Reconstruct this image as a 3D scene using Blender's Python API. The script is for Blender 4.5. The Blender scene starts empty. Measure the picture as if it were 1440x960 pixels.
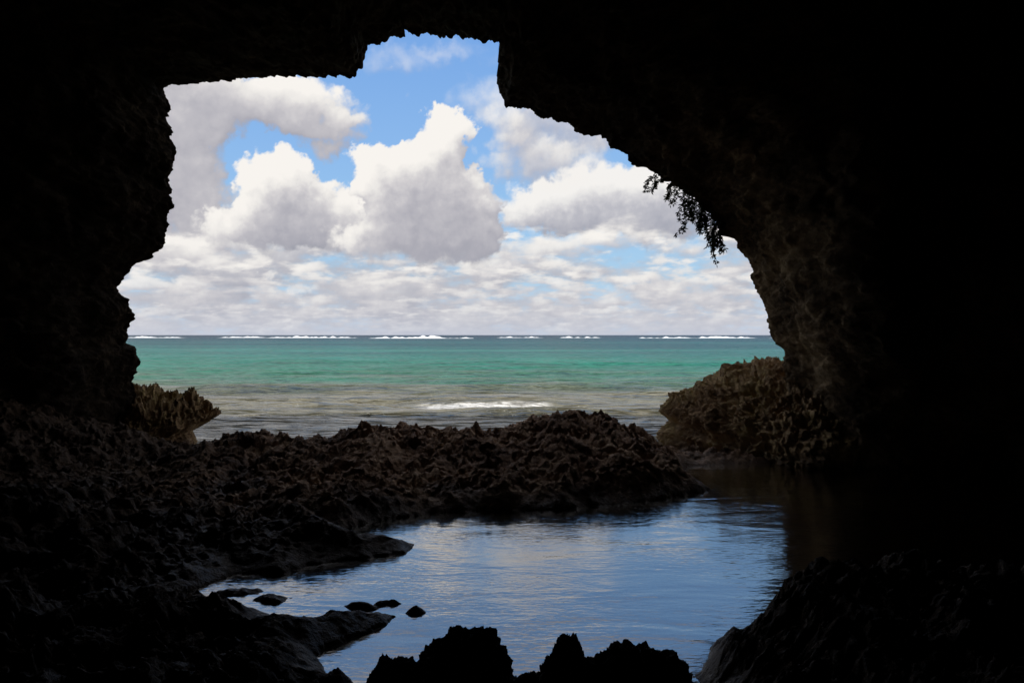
import bpy, math, itertools, random
import numpy as np
from mathutils import Vector

random.seed(7)
S = bpy.context.scene

# ------------------------------------------------------------------ noise
def _hash(idx, seed):
    h = np.full(idx[0].shape, (seed * 2654435761 + 12345) & 0xffffffff, dtype=np.uint32)
    for k, a in enumerate(idx):
        h ^= (a.astype(np.int64) & 0xffffffff).astype(np.uint32) * np.uint32([73856093, 19349663, 83492791][k])
        h ^= h >> np.uint32(15); h *= np.uint32(0x2c1b3c6d); h ^= h >> np.uint32(12)
        h *= np.uint32(0x297a2d39); h ^= h >> np.uint32(15)
    return h
def _u(h): return (h & np.uint32(0xffffff)).astype(np.float32) / 16777216.0

def gn(co, seed=0):
    fl = [np.floor(c) for c in co]; fr = [(c - f).astype(np.float32) for c, f in zip(co, fl)]
    ii = [f.astype(np.int64) for f in fl]
    w = [f * f * f * (f * (f * 6 - 15) + 10) for f in fr]
    out = np.zeros(co[0].shape, dtype=np.float32)
    for cor in itertools.product((0, 1), repeat=len(co)):
        h = _hash([i + c for i, c in zip(ii, cor)], seed)
        d = 0; ww = 1
        for k, c in enumerate(cor):
            g = _u(h) * 2 - 1
            h = h * np.uint32(1664525) + np.uint32(1013904223); h ^= h >> np.uint32(13)
            d = d + g * (fr[k] - c)
            ww = ww * (w[k] if c else 1 - w[k])
        out += ww * d
    return out * 1.5

def fbm(co, sc, octv=4, seed=0, gain=.5, ridged=False, billow=False):
    a = 1; t = 0; s = 0
    for o in range(octv):
        n = gn([c * sc for c in co], seed + o * 17)
        if ridged: n = 1 - np.abs(n) * 2.2
        if billow: n = np.abs(n) * 2.2
        t = t + a * n; s += a; a *= gain; sc *= 2.03
    return t / s

def worley(co, sc, seed=0):
    co = [c * sc for c in co]
    ii = [np.floor(c).astype(np.int64) for c in co]
    best = np.full(co[0].shape, 9., dtype=np.float32)
    for cor in itertools.product((-1, 0, 1), repeat=len(co)):
        cell = [i + c for i, c in zip(ii, cor)]
        h = _hash(cell, seed); d = 0
        for k in range(len(co)):
            r = _u(h); h = h * np.uint32(1664525) + np.uint32(1013904223); h ^= h >> np.uint32(13)
            d = d + (cell[k] + r - co[k]) ** 2
        best = np.minimum(best, d)
    return np.sqrt(best)

def sstep(a, b, x):
    t = np.clip((x - a) / (b - a), 0, 1); return t * t * (3 - 2 * t)

def psdf(x, y, poly):            # + inside
    d = np.full(x.shape, 1e9); ins = np.zeros(x.shape, bool)
    n = len(poly)
    for i in range(n):
        ax, ay = poly[i]; bx, by = poly[(i + 1) % n]
        ex, ey = bx - ax, by - ay
        t = np.clip(((x - ax) * ex + (y - ay) * ey) / (ex * ex + ey * ey), 0, 1)
        d = np.minimum(d, (x - ax - t * ex) ** 2 + (y - ay - t * ey) ** 2)
        if ay != by:
            c = ((ay > y) != (by > y)) & (x < (bx - ax) * (y - ay) / (by - ay) + ax)
            ins ^= c
    d = np.sqrt(d)
    return np.where(ins, d, -d)

# ------------------------------------------------------------------ mesh util
def grid_mesh(name, X, Y, Z, mat, wrap=False, attrs=None, flip=False, color=None):
    r, c = X.shape
    co = np.stack([X, Y, Z], -1).reshape(-1, 3).astype(np.float32)
    idx = np.arange(r * c).reshape(r, c)
    if wrap: idx = np.concatenate([idx, idx[:, :1]], 1)
    a, b, d, e = idx[:-1, :-1], idx[:-1, 1:], idx[1:, 1:], idx[1:, :-1]
    q = np.stack([a, b, d, e] if not flip else [a, e, d, b], -1).reshape(-1)
    m = bpy.data.meshes.new(name)
    nf = len(q) // 4
    m.vertices.add(len(co)); m.vertices.foreach_set("co", co.ravel())
    m.loops.add(len(q)); m.loops.foreach_set("vertex_index", q.astype(np.int32))
    m.polygons.add(nf)
    m.polygons.foreach_set("loop_start", (np.arange(nf) * 4).astype(np.int32))
    m.polygons.foreach_set("use_smooth", np.ones(nf, bool))
    m.update(calc_edges=True)
    if attrs:
        for k, v in attrs.items():
            at = m.attributes.new(k, 'FLOAT', 'POINT'); at.data.foreach_set("value", v.ravel().astype(np.float32))
    if color is not None:
        at = m.attributes.new('radiance', 'FLOAT_VECTOR', 'POINT'); at.data.foreach_set("vector", color.reshape(-1).astype(np.float32))
    m.materials.append(mat)
    o = bpy.data.objects.new(name, m); S.collection.objects.link(o)
    return o

# ------------------------------------------------------------------ node util
class NT:
    def __init__(s, tree): s.t = tree; s.n = tree.nodes; s.l = tree.links
    def new(s, typ, **kw):
        n = s.n.new(typ)
        for k, v in kw.items(): setattr(n, k, v)
        return n
    def put(s, sock, v):
        if isinstance(v, bpy.types.NodeSocket): s.l.new(v, sock)
        elif v is not None:
            if isinstance(v, tuple) and len(v) == 3 and sock.type == 'RGBA': v = (*v, 1)
            sock.default_value = v
    def m(s, op, a, b=None, c=None, clamp=False):
        n = s.new('ShaderNodeMath', operation=op, use_clamp=clamp)
        s.put(n.inputs[0], a); s.put(n.inputs[1], b)
        if c is not None: s.put(n.inputs[2], c)
        return n.outputs[0]
    def v(s, op, a, b=None, out=0):
        n = s.new('ShaderNodeVectorMath', operation=op)
        s.put(n.inputs[0], a); s.put(n.inputs[1], b)
        return n.outputs[out]
    def noise(s, vec, scale, detail=4, rough=.5, out=0, dist=0.):
        n = s.new('ShaderNodeTexNoise')
        s.put(n.inputs['Vector'], vec); n.inputs['Scale'].default_value = scale
        n.inputs['Detail'].default_value = detail; n.inputs['Roughness'].default_value = rough
        n.inputs['Distortion'].default_value = dist
        return n.outputs[out]
    def mr(s, v, a, b, c=0., d=1., smooth=False):
        n = s.new('ShaderNodeMapRange'); n.clamp = True
        if smooth: n.interpolation_type = 'SMOOTHSTEP'
        s.put(n.inputs[0], v)
        for i, k in enumerate((a, b, c, d)): s.put(n.inputs[i + 1], k)
        return n.outputs[0]
    def mix(s, f, a, b, blend='MIX'):
        n = s.new('ShaderNodeMix', data_type='RGBA', blend_type=blend)
        s.put(n.inputs[0], f); s.put(n.inputs[6], a); s.put(n.inputs[7], b)
        return n.outputs[2]
    def ramp(s, f, stops, interp='LINEAR'):
        n = s.new('ShaderNodeValToRGB'); cr = n.color_ramp; cr.interpolation = interp
        while len(cr.elements) < len(stops): cr.elements.new(0.5)
        for e, (p, c) in zip(cr.elements, stops): e.position = p; e.color = (*c, 1)
        s.put(n.inputs[0], f); return n.outputs[0]
    def bump(s, h, strength, dist, normal=None):
        n = s.new('ShaderNodeBump'); n.inputs['Strength'].default_value = strength
        n.inputs['Distance'].default_value = dist; s.put(n.inputs['Height'], h)
        if normal is not None: s.put(n.inputs['Normal'], normal)
        return n.outputs[0]

def newmat(name):
    m = bpy.data.materials.new(name); m.use_nodes = True
    m.node_tree.nodes.clear(); k = NT(m.node_tree)
    out = k.new('ShaderNodeOutputMaterial')
    return m, k, out

def rockmat(name, dark, mid, light, moss=None, bump=0.03, wet=True, bed=None, zone=None, spec=.35):
    m, k, out = newmat(name)
    geo = k.new('ShaderNodeNewGeometry'); P = geo.outputs['Position']
    sx = k.new('ShaderNodeSeparateXYZ'); k.put(sx.inputs[0], P)
    n1 = k.noise(P, 1.6, 5, .65); n2 = k.noise(P, 14, 5, .75)
    f = k.m('ADD', k.m('MULTIPLY', n1, .55), k.m('MULTIPLY', n2, .45))
    col = k.ramp(f, [(.40, dark), (.5, mid), (.60, light)])
    if moss:
        mf = k.m('MULTIPLY', k.mr(n1, .48, .6), k.mr(n2, .4, .6))
        col = k.mix(mf, col, moss)
    if zone == 'ground':      # cave shade on the near and left floor, painted into the colour
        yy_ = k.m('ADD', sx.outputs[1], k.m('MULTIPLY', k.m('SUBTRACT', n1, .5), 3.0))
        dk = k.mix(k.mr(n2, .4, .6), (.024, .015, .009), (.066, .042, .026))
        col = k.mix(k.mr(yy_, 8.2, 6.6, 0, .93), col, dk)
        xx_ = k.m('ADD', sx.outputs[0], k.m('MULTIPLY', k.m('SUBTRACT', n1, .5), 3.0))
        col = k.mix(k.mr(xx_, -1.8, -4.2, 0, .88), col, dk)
    if zone == 'cave':        # mouth light painted into the right wall's limestone colour, dark inside
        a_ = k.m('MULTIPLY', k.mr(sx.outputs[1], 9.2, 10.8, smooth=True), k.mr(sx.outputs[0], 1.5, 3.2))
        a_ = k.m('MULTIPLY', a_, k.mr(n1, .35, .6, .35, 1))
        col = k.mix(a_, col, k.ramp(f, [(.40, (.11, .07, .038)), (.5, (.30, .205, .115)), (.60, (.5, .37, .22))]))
    bs = k.new('ShaderNodeBsdfPrincipled')
    if wet:
        z = k.m('ADD', sx.outputs[2], k.m('MULTIPLY', k.m('SUBTRACT', n1, .5), .3))
        wf = k.mr(z, .02, .20, 1, 0)
        col = k.mix(k.m('MULTIPLY', wf, .6), col, (dark[0] * .5, dark[1] * .5, dark[2] * .5))
        k.put(bs.inputs['Roughness'], k.m('SUBTRACT', .85, k.m('MULTIPLY', wf, .5)))
        if bed:
            bf = k.mr(sx.outputs[2], .0, -.10)
            col = k.mix(bf, col, k.mix(k.mr(f, .42, .58), bed[0], bed[1]))
    else:
        bs.inputs['Roughness'].default_value = .9
    k.put(bs.inputs['Normal'], k.bump(n2, 1, bump * 2.0))
    k.put(bs.inputs['Base Color'], col)
    bs.inputs['Specular IOR Level'].default_value = spec
    k.l.new(bs.outputs[0], out.inputs[0])
    return m

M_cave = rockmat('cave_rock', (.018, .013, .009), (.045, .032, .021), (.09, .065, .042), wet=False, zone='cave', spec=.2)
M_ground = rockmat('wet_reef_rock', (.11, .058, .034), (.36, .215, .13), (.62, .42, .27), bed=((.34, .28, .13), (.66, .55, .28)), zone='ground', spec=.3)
M_out = rockmat('weathered_limestone', (.17, .095, .045), (.48, .315, .165), (.72, .54, .33), moss=(.42, .30, .09))
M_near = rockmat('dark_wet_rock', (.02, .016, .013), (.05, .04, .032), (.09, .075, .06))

# ------------------------------------------------------------------ ground
CX = [-9, -6, -5, -4.3, -3.97, -3.57, -3.35, -3.08, -2.86, -2.5, -1.96, -1.34, -.71, -.18, .36, .71, .98, 1.43, 1.65, 1.88, 2.14, 2.5, 4, 9]
CZ = [1.1, .75, .4, .14, .24, .42, .37, .30, .35, .33, .44, .51, .44, .48, .55, .66, .61, .57, .42, .28, .17, .08, .08, .12]
ridge = [(2.19, 8.77), (1.54, 8.2), (.85, 7.9), (.28, 7.7), (-.28, 7.77), (-.81, 7.59), (-1.29, 7.21), (-1.49, 6.95),
         (-4, 6.5), (-10, 6), (-10, 11.7), (-4.6, 11.5), (-3, 11.9), (0, 11.8), (2.2, 11.7), (5, 12.2), (10, 13.5), (10, 11.1), (5.6, 10.9),
         (4.5, 10.75), (3.57, 10.6), (2.96, 10.5), (2.3, 10.35), (2.05, 9.6)]
left = [(-1.49, 6.95), (-1.30, 6.63), (-.78, 6.48), (-.83, 6.2), (-1.28, 5.97), (-1.52, 5.88), (-1.61, 5.65), (-1.97, 5.65),
        (-2.14, 5.33), (-2.22, 5.09), (-1.88, 4.95), (-1.52, 4.85), (-1.16, 4.66), (-.93, 4.75), (-.69, 4.8), (-.73, 4.66),
        (-.94, 4.39), (-1.04, 4.15), (-.92, 3.97), (-.69, 3.85), (-.4, 3.5), (.6, 3.3), (.75, 2.6), (.8, -5), (-10, -5), (-10, 8), (-2, 8)]
right = [(.93, 3.9), (1.05, 4.3), (1.5, 4.55), (2.6, 4.7), (3.5, 4.5), (5, 4.2), (10, 4), (10, -5), (.85, -5), (.85, 3)]
RX = [.9, .96, 1.07, 1.29, 1.39, 1.54, 1.86, 2.2, 2.57, 4, 9]
RZ = [.02, .06, .24, .38, .48, .50, .55, .5, .54, .6, 1.0]

ys = np.concatenate([np.linspace(-5, 1.9, 60), 2.0 * np.exp(np.linspace(0, math.log(13.6 / 2.0), 820))])
xs = np.linspace(-9.2, 9.2, 1050)
X, Y = np.meshgrid(xs, ys)
C2 = [X, Y]
wx = X + .09 * fbm(C2, 2.0, 4, 1, .6); wy = Y + .12 * fbm(C2, 2.0, 4, 5, .6)
def layer(poly, cap, slope=1.1):
    sd = psdf(wx, wy, poly)
    up = .01 + slope * np.maximum(sd, 0) ** .85
    k = .10
    h = np.clip(.5 + .5 * (cap - up) / k, 0, 1)
    z = cap * (1 - h) + up * h - k * h * (1 - h)
    return np.where(sd > 0, z, np.maximum(-.30, sd * .5) + .0), sd
big = fbm(C2, .9, 4, 31)
capR = np.interp(X, CX, CZ) * (.36 + .64 * sstep(7.7, 10.1, Y)) * (1 - sstep(10.2, 11.6, Y) * .8)
zr, sr = layer(ridge, capR, .7)
capL = .10 + .34 * np.maximum(0, big) + .05 * np.maximum(0, -X - 2) ** 1.4 + .14 * fbm(C2, 2.2, 3, 77)
capL = np.where(Y < 4.7, capL + .06, capL)
zl, sl = layer(left, capL, .45)
capQ = np.interp(X, RX, RZ) * (.75 + .25 * sstep(2.5, 4, Y))
zq, sq = layer(right, capQ, .9)
Z = np.maximum(np.maximum(zr, zl), zq)
land = sstep(-.06, .30, np.maximum(np.maximum(sr, sl * .6), sq))
# eroded blocks: stepped ledges + pits rather than smooth creases
wl = [X + .18 * fbm(C2, 2.6, 4, 201, .6), Y + .18 * fbm(C2, 2.6, 4, 211, .6)]
kr = fbm(wl, 1.8, 4, 11, .5, ridged=True) - .45
kf = fbm(C2, 1.5, 6, 121, .58)
st = (kf + .5 * kr) * 5.0
step = (np.floor(st) + sstep(.35, .85, st - np.floor(st))) / 5.0
pits = np.minimum(worley(wl, 5.0, 4), 1) - .5
pits2 = np.minimum(worley(wl, 11.0, 5), 1) - .5
spk = fbm(wl, 7.5, 4, 21, .62, ridged=True) - .45
fine = fbm(C2, 20, 3, 9, .65)
amp = .03 + land * (.17 + .07 * sstep(8.5, 10, Y))
rough = .35 + .65 * np.clip(sstep(-.2, .35, fbm(C2, 1.1, 3, 91)) * .7 + sstep(9.2, 10, Y) + .5 * (sq > -.1), 0, 1)
Z = Z + amp * (.75 * step + .25 * kr) + land * (rough * (.10 * pits + .055 * spk) + .045 * pits2 + .035 * fine)
for (ix, iy, rx, ry) in [(-.93, 4.97, .17, .05), (-.58, 4.86, .07, .05), (-1.55, 5.12, .15, .07), (-1.8, 5.25, .2, .06), (-.78, 5.02, .1, .03)]:
    r2 = ((wx - ix) / rx) ** 2 + ((wy - iy) / ry) ** 2
    Z = np.maximum(Z, .03 - .05 * r2 + .03 * fbm(C2, 14, 3, 19))
X2 = X + land * .05 * fbm(C2, 7, 3, 41); Y2 = Y + land * .07 * fbm(C2, 7, 3, 51)
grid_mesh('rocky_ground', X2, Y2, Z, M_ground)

# ------------------------------------------------------------------ cave
mouth = [(-5.35, -1.2), (-5.35, .41), (-5.30, .81), (-5.34, 1.06), (-5.24, 1.29), (-5.28, 1.51), (-5.42, 1.61), (-5.40, 1.76), (-5.33, 2.01), (-5.38, 2.21), (-5.52, 2.33),
 (-5.44, 2.63), (-5.20, 2.75), (-4.95, 2.91), (-4.85, 3.11), (-4.80, 3.51), (-4.82, 3.76), (-4.74, 4.01), (-4.71, 4.26), (-4.77, 4.49), (-4.84, 4.69),
 (-4.81, 4.91), (-4.87, 5.13), (-4.80, 5.19), (-4.30, 5.24), (-3.40, 5.31), (-2.80, 5.32), (-2.25, 5.36), (-2.10, 5.46), (-2.00, 5.73), (-1.75, 5.83),
 (-1.50, 5.89), (-1.51, 5.99), (-1.30, 5.96), (-.95, 5.89), (-.65, 5.90), (-.40, 5.79), (.02, 5.76), (.02, 5.58), (-.12, 5.42), (-.22, 5.15), (-.06, 4.90),
 (.25, 4.89), (.40, 4.78), (.75, 4.66), (1.20, 4.49), (1.50, 4.31), (1.70, 4.13), (1.95, 4.01), (2.30, 3.79), (2.65, 3.51), (2.85, 3.26), (3.10, 3.01),
 (3.30, 2.76), (3.42, 2.46), (3.52, 2.21), (3.60, 1.86), (3.65, 1.63), (3.80, 1.49), (3.82, 1.26), (3.9, .81), (3.95, 0), (3.95, -1.2)]
mp = np.array(mouth + [mouth[0]], float)
seg = np.sqrt((np.diff(mp, axis=0) ** 2).sum(1)); cum = np.concatenate([[0], np.cumsum(seg)])
N = 1700
tt = np.linspace(0, cum[-1], N, endpoint=False)
px = np.interp(tt, cum, mp[:, 0]); pz = np.interp(tt, cum, mp[:, 1])
cx, cz = -.7, 2.6
ang = np.arctan2(pz - cz, px - cx)
def outline(hw, up, dn, p=3.5):
    c, s = np.cos(ang), np.sin(ang); hz = np.where(s > 0, up, dn)
    r = (np.abs(c / hw) ** p + np.abs(s / hz) ** p) ** (-1 / p)
    return cx + r * c, cz + r * s
qx, qz = outline(9.3, 4.4, 4.4); rx_, rz_ = outline(34, 5.2, 6)
inner = [(11.2, 0), (11.12, .012), (11.0, .03), (10.8, .06), (10.4, .13), (9.9, .26), (9.2, .46), (8.2, .75), (7, 1), (3, 1.03), (-3, 1), (-6, .98)]
outer = [(11.2, 0), (11.32, .06), (11.6, .18), (12.0, .42), (12.7, .75), (13.0, 1), (10, 1.02), (0, 1.02), (-10, 1.0)]
def dense(kf, n, pw):
    kf = np.array(kf); cu = np.concatenate([[0], np.cumsum(np.hypot(np.diff(kf[:, 0]), np.diff(kf[:, 1]) * 5))]); cu /= cu[-1]
    t = np.linspace(0, 1, n) ** pw
    return np.interp(t, cu, kf[:, 0]), np.interp(t, cu, kf[:, 1])
iy, ie = dense(inner, 190, 1.7); oy, oe = dense(outer, 60, 1.8)
RXs, RYs, RZs, RD = [], [], [], []
for y, e in list(zip(oy, oe))[::-1][:-1]:
    RXs.append(px + (rx_ - px) * e); RZs.append(pz + (rz_ - pz) * e); RYs.append(np.full(N, y) + 1.6 * sstep(4, 7, RXs[-1]) * (y > 11)); RD.append(np.full(N, min(e * 3, 1)))
rs = sstep(2.2, 3.4, px) * sstep(.9, 2.0, pz)
for y, e in zip(iy, ie):
    slow = np.interp(y, [8.6, 9.3, 9.9, 10.5, 11.2], [1.0, .8, .5, .4, .5])
    ee = e * (1 - rs * (1 - slow))
    x_ = px + (qx - px) * ee; z_ = pz + (qz - pz) * ee
    RXs.append(x_); RZs.append(z_); RYs.append(np.full(N, y) + 1.5 * sstep(4.2, 6.5, x_) * sstep(7.5, 9, y)); RD.append(np.minimum(ee * 3, 1) + 0 * px)
for sc in (.8, .5, .25, .02):
    RXs.append(cx + (qx - cx) * sc); RZs.append(cz + (qz - cz) * sc); RYs.append(np.full(N, -6.4 - (1 - sc))); RD.append(np.ones(N))
CXs, CYs, CZs, D = map(np.array, (RXs, RYs, RZs, RD))
C3 = [CXs, CYs, CZs]
rad = np.stack([CXs - cx, CZs - cz], 0); rad = rad / (np.linalg.norm(rad, axis=0) + 1e-6)
d = .55 * D * fbm(C3, .45, 3, 61) + (.07 + .16 * D) * fbm(C3, 1.7, 4, 62, .6) * 1.3 + (.10 + .05 * D) * (fbm(C3, 4.5, 4, 63, .62, ridged=True) - .5)
wv = .12 * (worley(C3, 2.6, 65) - .5) * (.4 + D) + .05 * (worley(C3, 7, 67) - .5)
CXs2 = CXs + rad[0] * (d + wv); CZs2 = CZs + rad[1] * (d + wv); CYs2 = CYs + (.06 + .2 * D) * fbm(C3, 2.0, 4, 66)
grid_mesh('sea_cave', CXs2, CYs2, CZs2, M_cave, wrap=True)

# ------------------------------------------------------------------ lofted rocks
def lofted_rock(name, pts, keys, cen, mat, n=420, nr=150, a1=.12, a2=.05, seed=0, spike=.0):
    p = np.array(pts + [pts[0]], float)
    sg = np.sqrt((np.diff(p, axis=0) ** 2).sum(1)); cu = np.concatenate([[0], np.cumsum(sg)])
    t = np.linspace(0, cu[-1], n, endpoint=False)
    ax = np.interp(t, cu, p[:, 0]); az = np.interp(t, cu, p[:, 1])
    kf = np.array(keys); u = np.linspace(0, 1, nr)
    c2 = np.linspace(0, 1, len(kf)); y = np.interp(u, c2, kf[:, 0]); s = np.interp(u, c2, kf[:, 1])
    Xr = cen[0] + (ax[None] - cen[0]) * s[:, None]; Zr = cen[1] + (az[None] - cen[1]) * s[:, None]; Yr = np.repeat(y[:, None], n, 1)
    C = [Xr, Yr, Zr]
    dx = Xr - cen[0]; dz = Zr - cen[1]; dy = Yr - kf[:, 0].mean()
    L = np.sqrt(dx ** 2 + dz ** 2 + dy ** 2) + 1e-6
    w = worley(C, 4, seed + 5); w2 = worley(C, 10, seed + 6)
    dd = a1 * fbm(C, 1.4, 5, seed, .58) * 1.5 + a2 * (fbm(C, 5, 5, seed + 9, .65, ridged=True) - .45) * 1.2 + a2 * 1.6 * (w - .5) + a2 * .7 * (w2 - .5)
    Zs = np.maximum(0, fbm([Xr, Yr], 7, 3, seed + 3, .6, ridged=True) - .35) * spike * sstep(.3, .7, Zr)
    return grid_mesh(name, Xr + dx / L * dd, Yr + dy / L * dd, Zr + dz / L * dd + Zs, mat, wrap=True)

lofted_rock('rock_outcrop', [(2.45, -.4), (2.38, .10), (2.36, .26), (2.46, .38), (2.34, .52), (2.44, .74), (2.75, .88), (3.1, 1.0), (3.5, 1.18), (4.0, 1.28),
  (4.6, 1.22), (5.3, 1.05), (6.0, .8), (6.7, .4), (7.2, -.4)],
  [(10.1, .02), (10.25, .30), (10.5, .48), (10.9, .66), (11.3, .80), (11.7, .95), (12.0, 1.04), (12.4, .95), (12.7, .6), (12.9, .02)], (4.3, -.1), M_out, n=780, nr=260, a1=.22, a2=.09, seed=100, spike=.12)
lofted_rock('coral_rock', [(-5.6, -.3), (-5.60, .90), (-5.20, .88), (-5.05, .76), (-4.95, .80), (-4.80, .70), (-4.65, .82), (-4.58, .70), (-4.40, .62), (-4.26, .56),
  (-4.36, .49), (-4.58, .41), (-4.72, .29), (-4.66, .13), (-4.6, -.3)],
  [(10.9, .02), (10.95, .3), (11.1, .6), (11.35, .85), (11.6, 1), (11.8, .9), (12.0, .6), (12.1, .02)], (-5.15, .1), M_out, n=420, nr=140, a1=.05, a2=.05, seed=140, spike=.26)

def boulder(name, c, r, seed, mat=M_near):
    n, k = 360, 200
    th = np.linspace(0, 2 * math.pi, n, endpoint=False)[None]; ph = np.linspace(.01, math.pi - .01, k)[:, None]
    ux = np.sin(ph) * np.cos(th); uy = np.sin(ph) * np.sin(th); uz = np.cos(ph) * np.ones_like(th)
    C = [ux * r[0] + c[0], uy * r[1] + c[1], uz * r[2] + c[2]]
    m = min(r)
    dd = 1 + .55 * fbm(C, 1.1 / m * .5, 4, seed) + .20 * (fbm(C, 2.4 / m, 4, seed + 2, .6, ridged=True) - .5) + .12 * (worley(C, 1.6 / m, seed + 4) - .5)
    grid_mesh(name, c[0] + ux * r[0] * dd, c[1] + uy * r[1] * dd, c[2] + uz * r[2] * dd, mat, wrap=True)
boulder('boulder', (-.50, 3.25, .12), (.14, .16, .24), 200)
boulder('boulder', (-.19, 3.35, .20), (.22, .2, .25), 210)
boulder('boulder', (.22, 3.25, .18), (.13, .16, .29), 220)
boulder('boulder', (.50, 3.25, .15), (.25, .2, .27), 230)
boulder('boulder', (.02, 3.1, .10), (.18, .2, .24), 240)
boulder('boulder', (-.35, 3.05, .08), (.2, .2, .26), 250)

# ------------------------------------------------------------------ tide pool
m, k, out = newmat('pool_water')
geo = k.new('ShaderNodeNewGeometry'); P = geo.outputs['Position']
h1 = k.noise(k.v('MULTIPLY', P, (.5, 1.3, 1)), 2.0, 2, .5, dist=.8)
h2 = k.noise(k.v('MULTIPLY', P, (.6, 1.5, 1)), 18, 2, .5, dist=.4)
calm = k.mr(k.noise(P, .7, 2, .5), .35, .65, .15, 1)
nrm = k.bump(h1, 1., .009); nrm = k.bump(k.m('MULTIPLY', h2, calm), 1., .0035, nrm)
fr = k.new('ShaderNodeFresnel'); fr.inputs['IOR'].default_value = 1.6; k.put(fr.inputs['Normal'], nrm)
fac = k.m('ADD', .24, k.m('MULTIPLY', fr.outputs[0], .95), clamp=True)
gl = k.new('ShaderNodeBsdfGlossy'); gl.inputs['Roughness'].default_value = .09; gl.inputs['Color'].default_value = (1, .96, .90, 1); k.put(gl.inputs['Normal'], nrm)
tr = k.new('ShaderNodeBsdfTransparent'); tr.inputs['Color'].default_value = (.92, .92, .78, 1)
mx = k.new('ShaderNodeMixShader'); k.put(mx.inputs[0], fac); k.l.new(tr.outputs[0], mx.inputs[1]); k.l.new(gl.outputs[0], mx.inputs[2])
k.l.new(mx.outputs[0], out.inputs[0])
gx, gy = np.meshgrid(np.linspace(-9, 9, 60), np.linspace(-5, 10.75, 60))
gy = gy + np.where(gy > 10.7, .6 * sstep(4.5, 7, gx), 0)
grid_mesh('tide_pool', gx, gy, gx * 0, m)

# ------------------------------------------------------------------ sea
t = np.linspace(0, 1, 1400); yy = 10.76 * np.exp(t * math.log(26000 / 10.76))
u = np.linspace(-1, 1, 420); U, YY = np.meshgrid(u, yy)
XX = U * (YY * 1.0 + 10)
f1 = np.exp(-YY / 60)
zz = np.zeros_like(XX)
wxx = XX + 1.2 * gn([XX * .25, YY * .25], 301)
wyy = YY + 1.5 * gn([XX * .12, YY * .2], 302)
zz += .04 * f1 * np.sin(wyy * 1.9 + .25 * wxx) + .02 * f1 * np.sin(wyy * 4.3 - .5 * wxx + 1) + .09 * f1 * fbm([XX * .5, YY * 1.5], 1.0, 4, 303)
zz += .03 * np.exp(-YY / 28) * fbm([XX * .8, YY * 1.8], 3.0, 3, 306)
def swell(y0, x0, x1, h, w, slope=.0, seed=0):
    yc = y0 + slope * (XX - x0) + .5 * gn([XX * .35, XX * 0], seed) + .15 * gn([XX * 1.6, XX * 0], seed + 1)
    a = sstep(x0 - 2.0, x0 + 1.2, XX) * (1 - sstep(x1 - 1.2, x1 + 2.0, XX))
    dyy = YY - yc
    return a * h * np.where(dyy < 0, np.exp(-(dyy / (w * .45)) ** 2), np.exp(-(dyy / w) ** 2)), dyy, a
s1, dy1, a1 = swell(19.2, -2.1, .9, .17, .7, .03, 400)
zz += s1 - .03
rs_ = np.random.RandomState(3)
for i in range(16):
    y0 = 13.5 * 1.09 ** i * 1.0; xc = rs_.uniform(-.42, .38) * y0; wd = rs_.uniform(.12, .3) * y0
    s_, _, _ = swell(y0, xc - wd, xc + wd, rs_.uniform(.09, .2) * min(1, y0 / 18), .35 + .03 * y0, rs_.uniform(-.04, .06), 410 + i * 5)
    zz += s_
dj = dy1 + .25 * fbm([XX * 1.5, YY * 1.5], 1.5, 4, 455)
wid = .16 + .50 * np.clip(.45 + 1.3 * gn([XX * .9, XX * 0 + 5], 451), 0, 1)
foam = sstep(-.40 - wid, -.32 - wid * .6, dj) * (1 - sstep(-.22, -.05, dj)) * sstep(-2.45, -1.8, XX) * (1 - sstep(.6, 1.1, XX))
foam = foam * sstep(-.40, -.05, fbm([XX * 1.8, YY * 3], 1.6, 4, 450) + .06)
lace = sstep(.55, .95, fbm([XX * .5, YY], 1.3, 4, 470, .6, ridged=True)) * (1 - sstep(11, 15, YY)) * .3
foam = np.clip(foam + lace, 0, 1)
m, k, out = newmat('sea_water')
geo = k.new('ShaderNodeNewGeometry'); P = geo.outputs['Position']
sx = k.new('ShaderNodeSeparateXYZ'); k.put(sx.inputs[0], P)
ly = k.m('MULTIPLY', k.m('LOGARITHM', k.m('MAXIMUM', sx.outputs[1], 5.), 10.), .25)
pn = k.v('MULTIPLY', P, (.3, 1.0, 1))
nb = k.noise(pn, .06, 3, .6); nc = k.noise(pn, .55, 4, .7); nd = k.noise(pn, .012, 3, .6)
f = k.m('ADD', ly, k.m('MULTIPLY', k.m('SUBTRACT', nb, .5), .12))
f = k.m('ADD', f, k.m('MULTIPLY', k.m('SUBTRACT', nc, .5), .10))
col = k.ramp(f, [(.255, (.26, .24, .18)), (.33, (.215, .205, .15)), (.36, (.13, .17, .12)), (.385, (.05, .215, .15)), (.43, (.032, .225, .172)),
                 (.48, (.035, .225, .195)), (.54, (.018, .165, .17)), (.60, (.010, .10, .13)), (.68, (.004, .05, .09)), (.8, (.001, .02, .06))])
pat = k.m('MULTIPLY', k.mr(nc, .47, .58), k.mr(f, .375, .32, 0.32, .8))
col = k.mix(pat, col, (.075, .075, .05))
reef = k.m('MULTIPLY', k.mr(nd, .46, .54), k.mr(ly, .43, .49))
col = k.mix(k.m('MULTIPLY', reef, .6), col, (.006, .055, .085))
at = k.new('ShaderNodeAttribute', attribute_name='foam')
ff = k.m('MULTIPLY', at.outputs['Fac'], k.mr(k.noise(P, 7, 4, .7), .35, .52, .3, 1))
col = k.mix(ff, col, (.85, .85, .83))
bs = k.new('ShaderNodeBsdfPrincipled'); k.put(bs.inputs['Base Color'], col)
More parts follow.
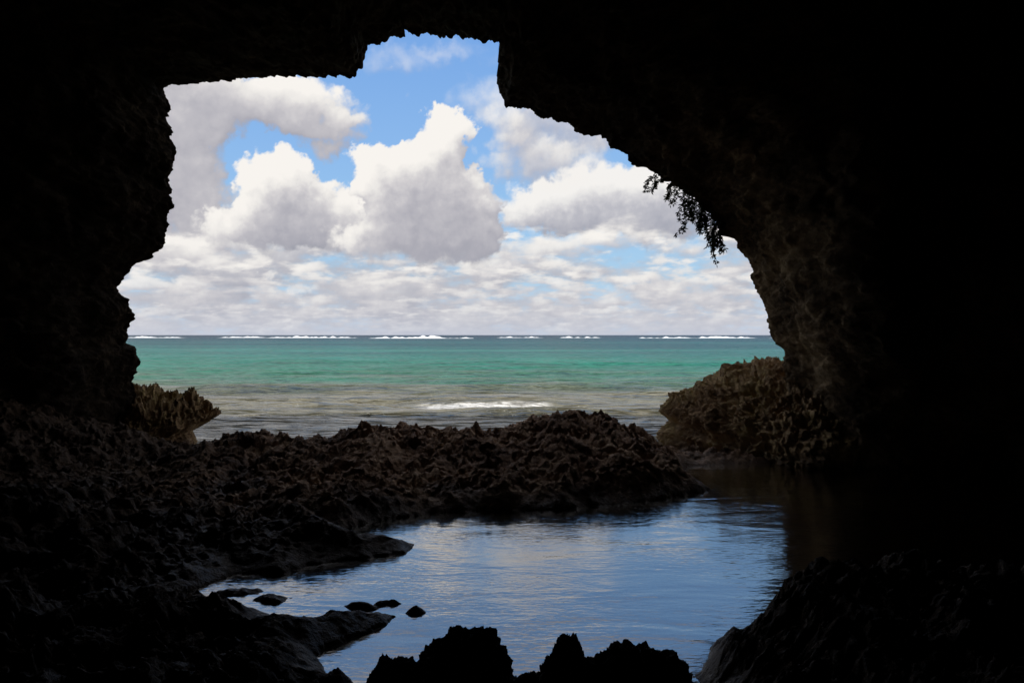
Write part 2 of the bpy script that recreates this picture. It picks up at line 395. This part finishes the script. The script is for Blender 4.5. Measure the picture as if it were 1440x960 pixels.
k.put(bs.inputs['Roughness'], k.m('ADD', k.mr(ly, .3, .4, .15, .3), k.m('MULTIPLY', ff, .6)))
bs.inputs['IOR'].default_value = 1.33
k.put(bs.inputs['Specular IOR Level'], k.mr(ly, .3, .38, .4, .08))
hh1 = k.noise(k.v('MULTIPLY', P, (.5, 1.4, 1)), 3.0, 4, .6)
hh2 = k.noise(k.v('MULTIPLY', P, (.35, 1.3, 1)), .4, 4, .7)
b = k.bump(hh1, 1., .2); b = k.bump(hh2, 1., 2.6, b)
k.put(bs.inputs['Normal'], b)
k.l.new(bs.outputs[0], out.inputs[0])
grid_mesh('sea', XX, YY, zz, m, attrs={'foam': foam})

# reef breakers
m, k, out = newmat('breaker_foam')
bs = k.new('ShaderNodeBsdfPrincipled'); bs.inputs['Base Color'].default_value = (.82, .84, .86, 1); bs.inputs['Roughness'].default_value = .8
k.l.new(bs.outputs[0], out.inputs[0])
def breaker(x0, x1, y0, hgt, seed):
    n = int((x1 - x0) / .8) + 8
    xx = np.linspace(x0, x1, n)
    env = np.sin(np.linspace(0, math.pi, n)) ** .6
    hh = hgt * env * np.clip(.55 + 1.5 * gn([xx * .08, xx * 0 + 3], seed) + 1.1 * gn([xx * .35, xx * 0], seed + 1), .02, 1.2)
    yc = y0 + 6 * gn([xx * .02, xx * 0], seed + 2)
    prof = [(-9, -.1, 0), (-5, .12, .5), (-2, .8, .9), (-.5, 1, 1), (1.5, .7, 1), (5, -.1, 1)]
    Xb = np.stack([xx] * 6); Yb = np.stack([yc + p[0] for p in prof]); Zb = np.stack([hh * p[1] - (.05 if p[1] < 0 else 0) for p in prof])
    grid_mesh('breaking_wave', Xb, Yb, Zb, m)
for i, (a, b_, y0, hg) in enumerate([(-240, -205, 500, 1.1), (-190, -160, 520, .9), (-150, -95, 490, 1.1), (-75, -20, 420, 1.3), (-10, 20, 520, .9), (30, 55, 500, 1.),
                                 (72, 92, 450, 1.1), (92, 140, 460, 1.2), (142, 170, 440, 1.1), (-300, -255, 520, .9), (190, 260, 500, 1.)]):
    breaker(a, b_, y0, hg, 500 + i * 7)

# ------------------------------------------------------------------ hanging plant
m, k, out = newmat('hanging_foliage')
geo = k.new('ShaderNodeNewGeometry')
col = k.ramp(k.noise(geo.outputs['Position'], 14, 2), [(.35, (.025, .035, .012)), (.65, (.08, .10, .035))])
bs = k.new('ShaderNodeBsdfPrincipled'); k.put(bs.inputs['Base Color'], col); bs.inputs['Roughness'].default_value = .7
k.l.new(bs.outputs[0], out.inputs[0])
V, F = [], []
def leaf(p, dr, L, w):
    dr = dr.normalized(); side = dr.cross(Vector((random.uniform(-.3, .3), 1, random.uniform(-.3, .3)))).normalized() * w
    i = len(V); V.extend([p, p + dr * L * .5 + side, p + dr * L, p + dr * L * .5 - side]); F.append((i, i + 1, i + 2, i + 3))
def stem(p, v, L, r0, leaves=True, fork=1):
    n = max(5, int(L / .03)); st = L / n; prev = None
    for j in range(n + 1):
        r = r0 * (1 - .7 * j / n)
        ring = [len(V) + q for q in range(3)]
        for q in range(3):
            an = q * 2.094; V.append(p + Vector((math.cos(an) * r, math.sin(an) * r, 0)))
        if prev:
            for q in range(3): F.append((prev[q], prev[(q + 1) % 3], ring[(q + 1) % 3], ring[q]))
        prev = ring
        if leaves and j > 0:
            for _ in range(4 if random.random() < .6 else 3):
                dr = Vector((random.uniform(-1, 1), random.uniform(-.6, .6), random.uniform(-1.1, .3)))
                leaf(p.copy(), dr, random.uniform(.03, .075), random.uniform(.005, .011))
        if fork and j > 1 and random.random() < .22:
            stem(p.copy(), v + Vector((random.uniform(-.8, .8), random.uniform(-.3, .3), 0)), L * .35, r * .7, leaves, 0)
        v = (v + Vector((random.uniform(-.25, .25), random.uniform(-.1, .1), -.12))).normalized()
        p = p + v * st
LX = [1.95, 2.30, 2.65, 2.85, 3.10]; LZ = [4.01, 3.79, 3.51, 3.26, 3.01]
for (x0, vx, vz, L) in [(2.15, -.8, .1, .28), (2.2, -.7, -.2, .24), (2.25, -.9, .2, .33), (2.28, -.5, -.5, .2), (2.35, -.3, -.7, .28), (2.4, .1, -1, .40), (2.42, -.2, -1, .3),
                        (2.48, 0, -1, .40), (2.5, -.1, -1, .3), (2.55, .1, -1, .34), (2.58, 0, -1, .42), (2.63, -.1, -1, .3), (2.66, .1, -1, .3), (2.72, -.1, -1, .36),
                        (2.78, 0, -1, .42), (2.82, -.1, -1, .36), (2.86, 0, -1, .34), (2.9, -.15, -1, .28), (2.76, -.2, -1, .4), (2.95, -.3, -1, .28), (2.7, -.6, -.6, .3), (2.5, -.6, -.5, .3), (2.3, -.3, -1, .25),
                        (2.6, -.3, -.8, .25), (2.84, .1, -1, .45)]:
    z0 = np.interp(x0, LX, LZ) + .08
    stem(Vector((x0, 11.18 + random.uniform(-.08, .06), z0)), Vector((vx, random.uniform(-.1, .1), vz)).normalized(), L * random.uniform(.8, 1.2) + .06, .007)
me = bpy.data.meshes.new('hanging_plant'); me.from_pydata([tuple(v) for v in V], [], F); me.materials.append(m)
S.collection.objects.link(bpy.data.objects.new('hanging_plant', me))

# ------------------------------------------------------------------ sky backdrop with cloud bank (distant dome section)
azs = np.concatenate([np.linspace(-75, -27, 160)[:-1], np.linspace(-27, 27, 980), np.linspace(27, 75, 160)[1:]])
els = np.concatenate([np.linspace(-.4, 23, 440), np.linspace(23, 52, 120)[1:]])
A, E = np.meshgrid(azs, els)
STEP = 23.4 / 439
def lin(c): c = np.array(c, float) / 255; return np.where(c <= .04045, c / 12.92, ((c + .055) / 1.055) ** 2.4)
def ramp(v, pts):
    p = [q[0] for q in pts]; c = np.array([lin(q[1]) for q in pts])
    return np.stack([np.interp(v, p, c[:, i]) for i in range(3)], -1)
def blur(F, deg):
    n = max(1, int(round(deg / STEP)))
    for ax in (0, 1):
        for _ in range(3):
            pad = [(0, 0), (0, 0)]; pad[ax] = (n + 1, n)
            c = np.cumsum(np.pad(F, pad, mode='edge'), axis=ax)
            F = (np.take(c, range(2 * n + 1, c.shape[ax]), ax) - np.take(c, range(0, c.shape[ax] - 2 * n - 1), ax)) / (2 * n + 1)
    return F
def shift(F, da, de):          # value found at (a+da, e+de)
    i = int(round(de / STEP)); j = int(round(da / .0551))
    r = np.clip(np.arange(F.shape[0]) + i, 0, F.shape[0] - 1); c = np.clip(np.arange(F.shape[1]) + j, 0, F.shape[1] - 1)
    return F[r][:, c]
img = ramp(E, [(-1, (205, 214, 226)), (1.5, (196, 214, 232)), (4, (172, 209, 236)), (8, (154, 198, 238)), (13, (140, 185, 236)), (20, (122, 169, 230)), (30, (102, 150, 214)), (50, (80, 124, 192))])
TEX = fbm([A, E], 1.1, 6, 930, .6)
def comp(D, soft=.22, opa=1., dark=0., base=None, big=1.0, mid=.7, fine=.4):
    global img
    al = sstep(0, 1, D / soft) * opa
    H = np.tanh(np.maximum(D, -.3) * 1.1)
    b3 = blur(H, .16); b2 = blur(H, .4); b1 = blur(H, 1.0)
    l = .45 + big * .9 * (b2 - shift(b1, -.9, 1.6)) + mid * (b3 - shift(b2, -.3, .55)) + fine * (H - shift(b3, -.1, .2))
    if base is not None: l = l + .50 * (np.clip((E + 1.8 * TEX - base[0]) / (base[1] - base[0]), -.2, 1.1) - .5)
    l = l - dark - .14 * sstep(.3, 1.0, blur(D, .3)) + .22 * TEX
    l = l + .08 * (1 - sstep(0, .4, D))
    c = ramp(l, [(-.25, (158, 159, 170)), (.15, (174, 173, 182)), (.42, (191, 189, 195)), (.65, (212, 209, 211)), (.85, (234, 231, 228)), (1.1, (248, 244, 239))])
    img = img * (1 - al[..., None]) + c * al[..., None]
W0 = [A + 1.6 * fbm([A, E], .28, 3, 601) + .8 * fbm([A, E], 1.1, 5, 604, .6), E + 1.2 * fbm([A, E], .32, 3, 611) + .7 * fbm([A, E], 1.1, 5, 614, .6)]
def blobD(bl, seed, na=.75, fine=.35, thr=.42, sc=.5):
    acc = 0
    for (a, e, rw, rh, w) in bl:
        acc = acc + w * np.maximum(0, 1 - ((W0[0] - a) / rw / 1.25) ** 2 - ((W0[1] - e) / rh / 1.25) ** 2)
    acc = np.minimum(acc, 1.2)
    lo = fbm([A, E], sc, 7, seed, .56)
    w = 1 - worley(W0, .55, seed + 3) ; w2 = 1 - worley([W0[0] + .2 * lo, W0[1]], 1.3, seed + 4); w3 = 1 - worley(W0, 3.0, seed + 5)
    return acc + na * lo + fine * (1.0 * (w - .5) + .5 * (w2 - .5) + .22 * (w3 - .5)) - thr
gfar = np.clip(sstep(24, 32, np.abs(A)) + sstep(19, 26, E), 0, 1)
g1 = fbm([A, E], .09, 3, 700); g2 = fbm([A, E], .3, 6, 710, .5)
side = .45 * sstep(-12, 6, A)
comp(gfar * (g1 * 1.6 + g2 * .8 + .66 + side) - (1 - gfar) * 1.0, .8, .9, dark=-.30)  # cloud cover outside the mouth view, thickened to brighten ridge and outcrop
comp(blobD([(0, 16.4, 4.2, 2.2, 1.0), (2.8, 13.6, 4.0, 2.0, 1.0), (6, 15, 4, 2, .8)], 720, .6, .1, .26, .4), 1.1, .85, dark=-.06)
comp(blobD([(-8, 18.8, 3.8, 1.1, .9), (-11, 20.5, 3, .6, .8), (-3.5, 19.6, 3, .8, .7)], 725, .7, .0, .28, .6), 1.4, .55, dark=-.2)
comp(blobD([(2.5, 12.2, 4.6, 2.2, 1.1), (-.8, 15.2, 2.6, 1.8, .8)], 730, .55, .25, .36), .8, .85, dark=.03)
# left bank
comp(blobD([(-24.5, 13, 4.2, 6.5, 1.4), (-21, 16.0, 5.5, 2.4, 1.3), (-15.0, 15.6, 4.2, 1.8, 1.1), (-22.5, 8, 4.6, 3.4, 1.3), (-12.4, 13.7, 2.4, 1.6, .9), (-28, 9, 6, 6, 1)], 740, .7, .3, .38), .55, dark=-.04)
# right cumulus
comp(blobD([(6.0, 9.5, 4.4, 2.8, 1.2), (10.3, 9.0, 3.4, 2.8, 1.1), (1.2, 9.0, 3.4, 1.8, .9), (12, 11, 3, 1.6, .7), (17, 8, 4, 3, .9)], 750, .7, .3, .40), .5, .95, base=(6, 11.5), dark=.0)
# mid field: broad grey stratocumulus
n = fbm([A * .18, E * .5], 1.0, 7, 762, .55)
comp(1.2 * n + .42 - .14 * sstep(-4, 4, A) - sstep(6.5, 10, E) * 1.1, .5, .95, dark=.12)
n = fbm([A * .30, E * .9], 1.0, 7, 768, .55)
comp(1.2 * n + .08 - sstep(6.5, 9, E) * .9, .35, .9, dark=-.08)
lowsoft = .26 + .9 * (1 - sstep(4.2, 8.0, E + .8 * TEX))
# left cumulus
comp(blobD([(-16.5, 10.4, 2.4, 2.6, 1.4), (-14.2, 8.4, 3.6, 2.4, 1.2), (-18.4, 7.2, 4.0, 1.8, 1.0), (-12.0, 7.4, 3.4, 2.2, 1)], 770, .6, .35, .42), lowsoft, 1, base=(5.5, 12.0))
# central tower
comp(blobD([(-4.9, 13.8, 1.9, 2.5, 1.4), (-9.4, 11.0, 2.2, 2.4, 1.3), (-6.3, 10.2, 3.8, 3.2, 1.4), (-3.0, 8.7, 2.6, 3.0, 1.2), (-8.5, 6.6, 5.4, 2.1, 1.1), (-3.4, 6.2, 3.6, 1.8, 1.0)], 782, .6, .35, .42), lowsoft, 1, base=(5.2, 13.0))
# lower rows
n = fbm([A * .38, E * 1.4], 1.0, 7, 790, .55)
comp(1.3 * n + .20 - sstep(3.8, 6.8, E) * .8, .45, .9, dark=.08, big=.8)
n = fbm([A * .9, E * 4.2], 1.0, 5, 800, .5)
comp(1.2 * n + .16 - sstep(1.6, 3.0, E) * .8, .6, .8, dark=.05, big=.4, mid=.4)
comp(blobD([(-17.2, 4.2, .6, .5, 1.0), (-14.8, 3.0, 1.4, .6, .9), (-22.5, 3.4, .5, .3, .8), (-1, 4.5, 1.2, .5, .7), (8, 3.6, 1.4, .5, .7)], 810, .7, .2, .42), .6, .6, dark=-.2)
hz = np.exp(-np.maximum(E, 0) / 1.5)[..., None] * .7
img = img * (1 - hz) + lin((196, 203, 219)) * hz
ar, er = np.radians(A), np.radians(E); R = 25000.
m, k, out = newmat('sky_radiance')
at = k.new('ShaderNodeAttribute', attribute_name='radiance')
em = k.new('ShaderNodeEmission'); k.l.new(at.outputs['Vector'], em.inputs['Color']); em.inputs['Strength'].default_value = 1.0
k.l.new(em.outputs[0], out.inputs[0])
try: m.cycles.emission_sampling = 'NONE'
except Exception as ex: print(ex)
grid_mesh('sky', R * np.sin(ar) * np.cos(er), R * np.cos(ar) * np.cos(er), R * np.sin(er) + 1.7, m, color=img)

# ------------------------------------------------------------------ sky light & sun
sdir = Vector((-.30, -.45, .88)).normalized()
sel = math.asin(sdir.z); srot = math.atan2(sdir.x, sdir.y)
W = bpy.data.worlds.new("World"); S.world = W; W.use_nodes = True
W.node_tree.nodes.clear(); k = NT(W.node_tree)
sky = k.new('ShaderNodeTexSky', sky_type='NISHITA'); sky.sun_disc = False; sky.sun_elevation = sel; sky.sun_rotation = srot
tc = k.new('ShaderNodeTexCoord')
cm = k.mr(k.noise(tc.outputs['Generated'], 3.5, 3, .55), .42, .55)  # unseen bright overhead cloud, added to lift light on outcrop and ridge
bg = k.new('ShaderNodeBackground'); k.put(bg.inputs[0], k.mix(cm, sky.outputs[0], (6.0, 5.9, 5.9))); bg.inputs[1].default_value = .15
wo = k.new('ShaderNodeOutputWorld'); k.l.new(bg.outputs[0], wo.inputs[0])

L = bpy.data.lights.new('sun', 'SUN'); L.energy = 3.2; L.angle = math.radians(.5); L.color = (1, .95, .87)
lo = bpy.data.objects.new('sun', L); S.collection.objects.link(lo)
lo.rotation_euler = (-sdir).to_track_quat('-Z', 'Y').to_euler(); lo.location = (-10, -20, 30)

# ------------------------------------------------------------------ camera
cd = bpy.data.cameras.new('camera'); cd.lens = 28; cd.sensor_width = 36; cd.clip_end = 100000; cd.clip_start = .05
co = bpy.data.objects.new('camera', cd); S.collection.objects.link(co)
co.location = (0, 0, 1.7); co.rotation_euler = (math.radians(90 - .46), 0, 0)
S.camera = co
S.view_settings.view_transform = 'Standard'; S.view_settings.look = 'None'; S.view_settings.exposure = 0
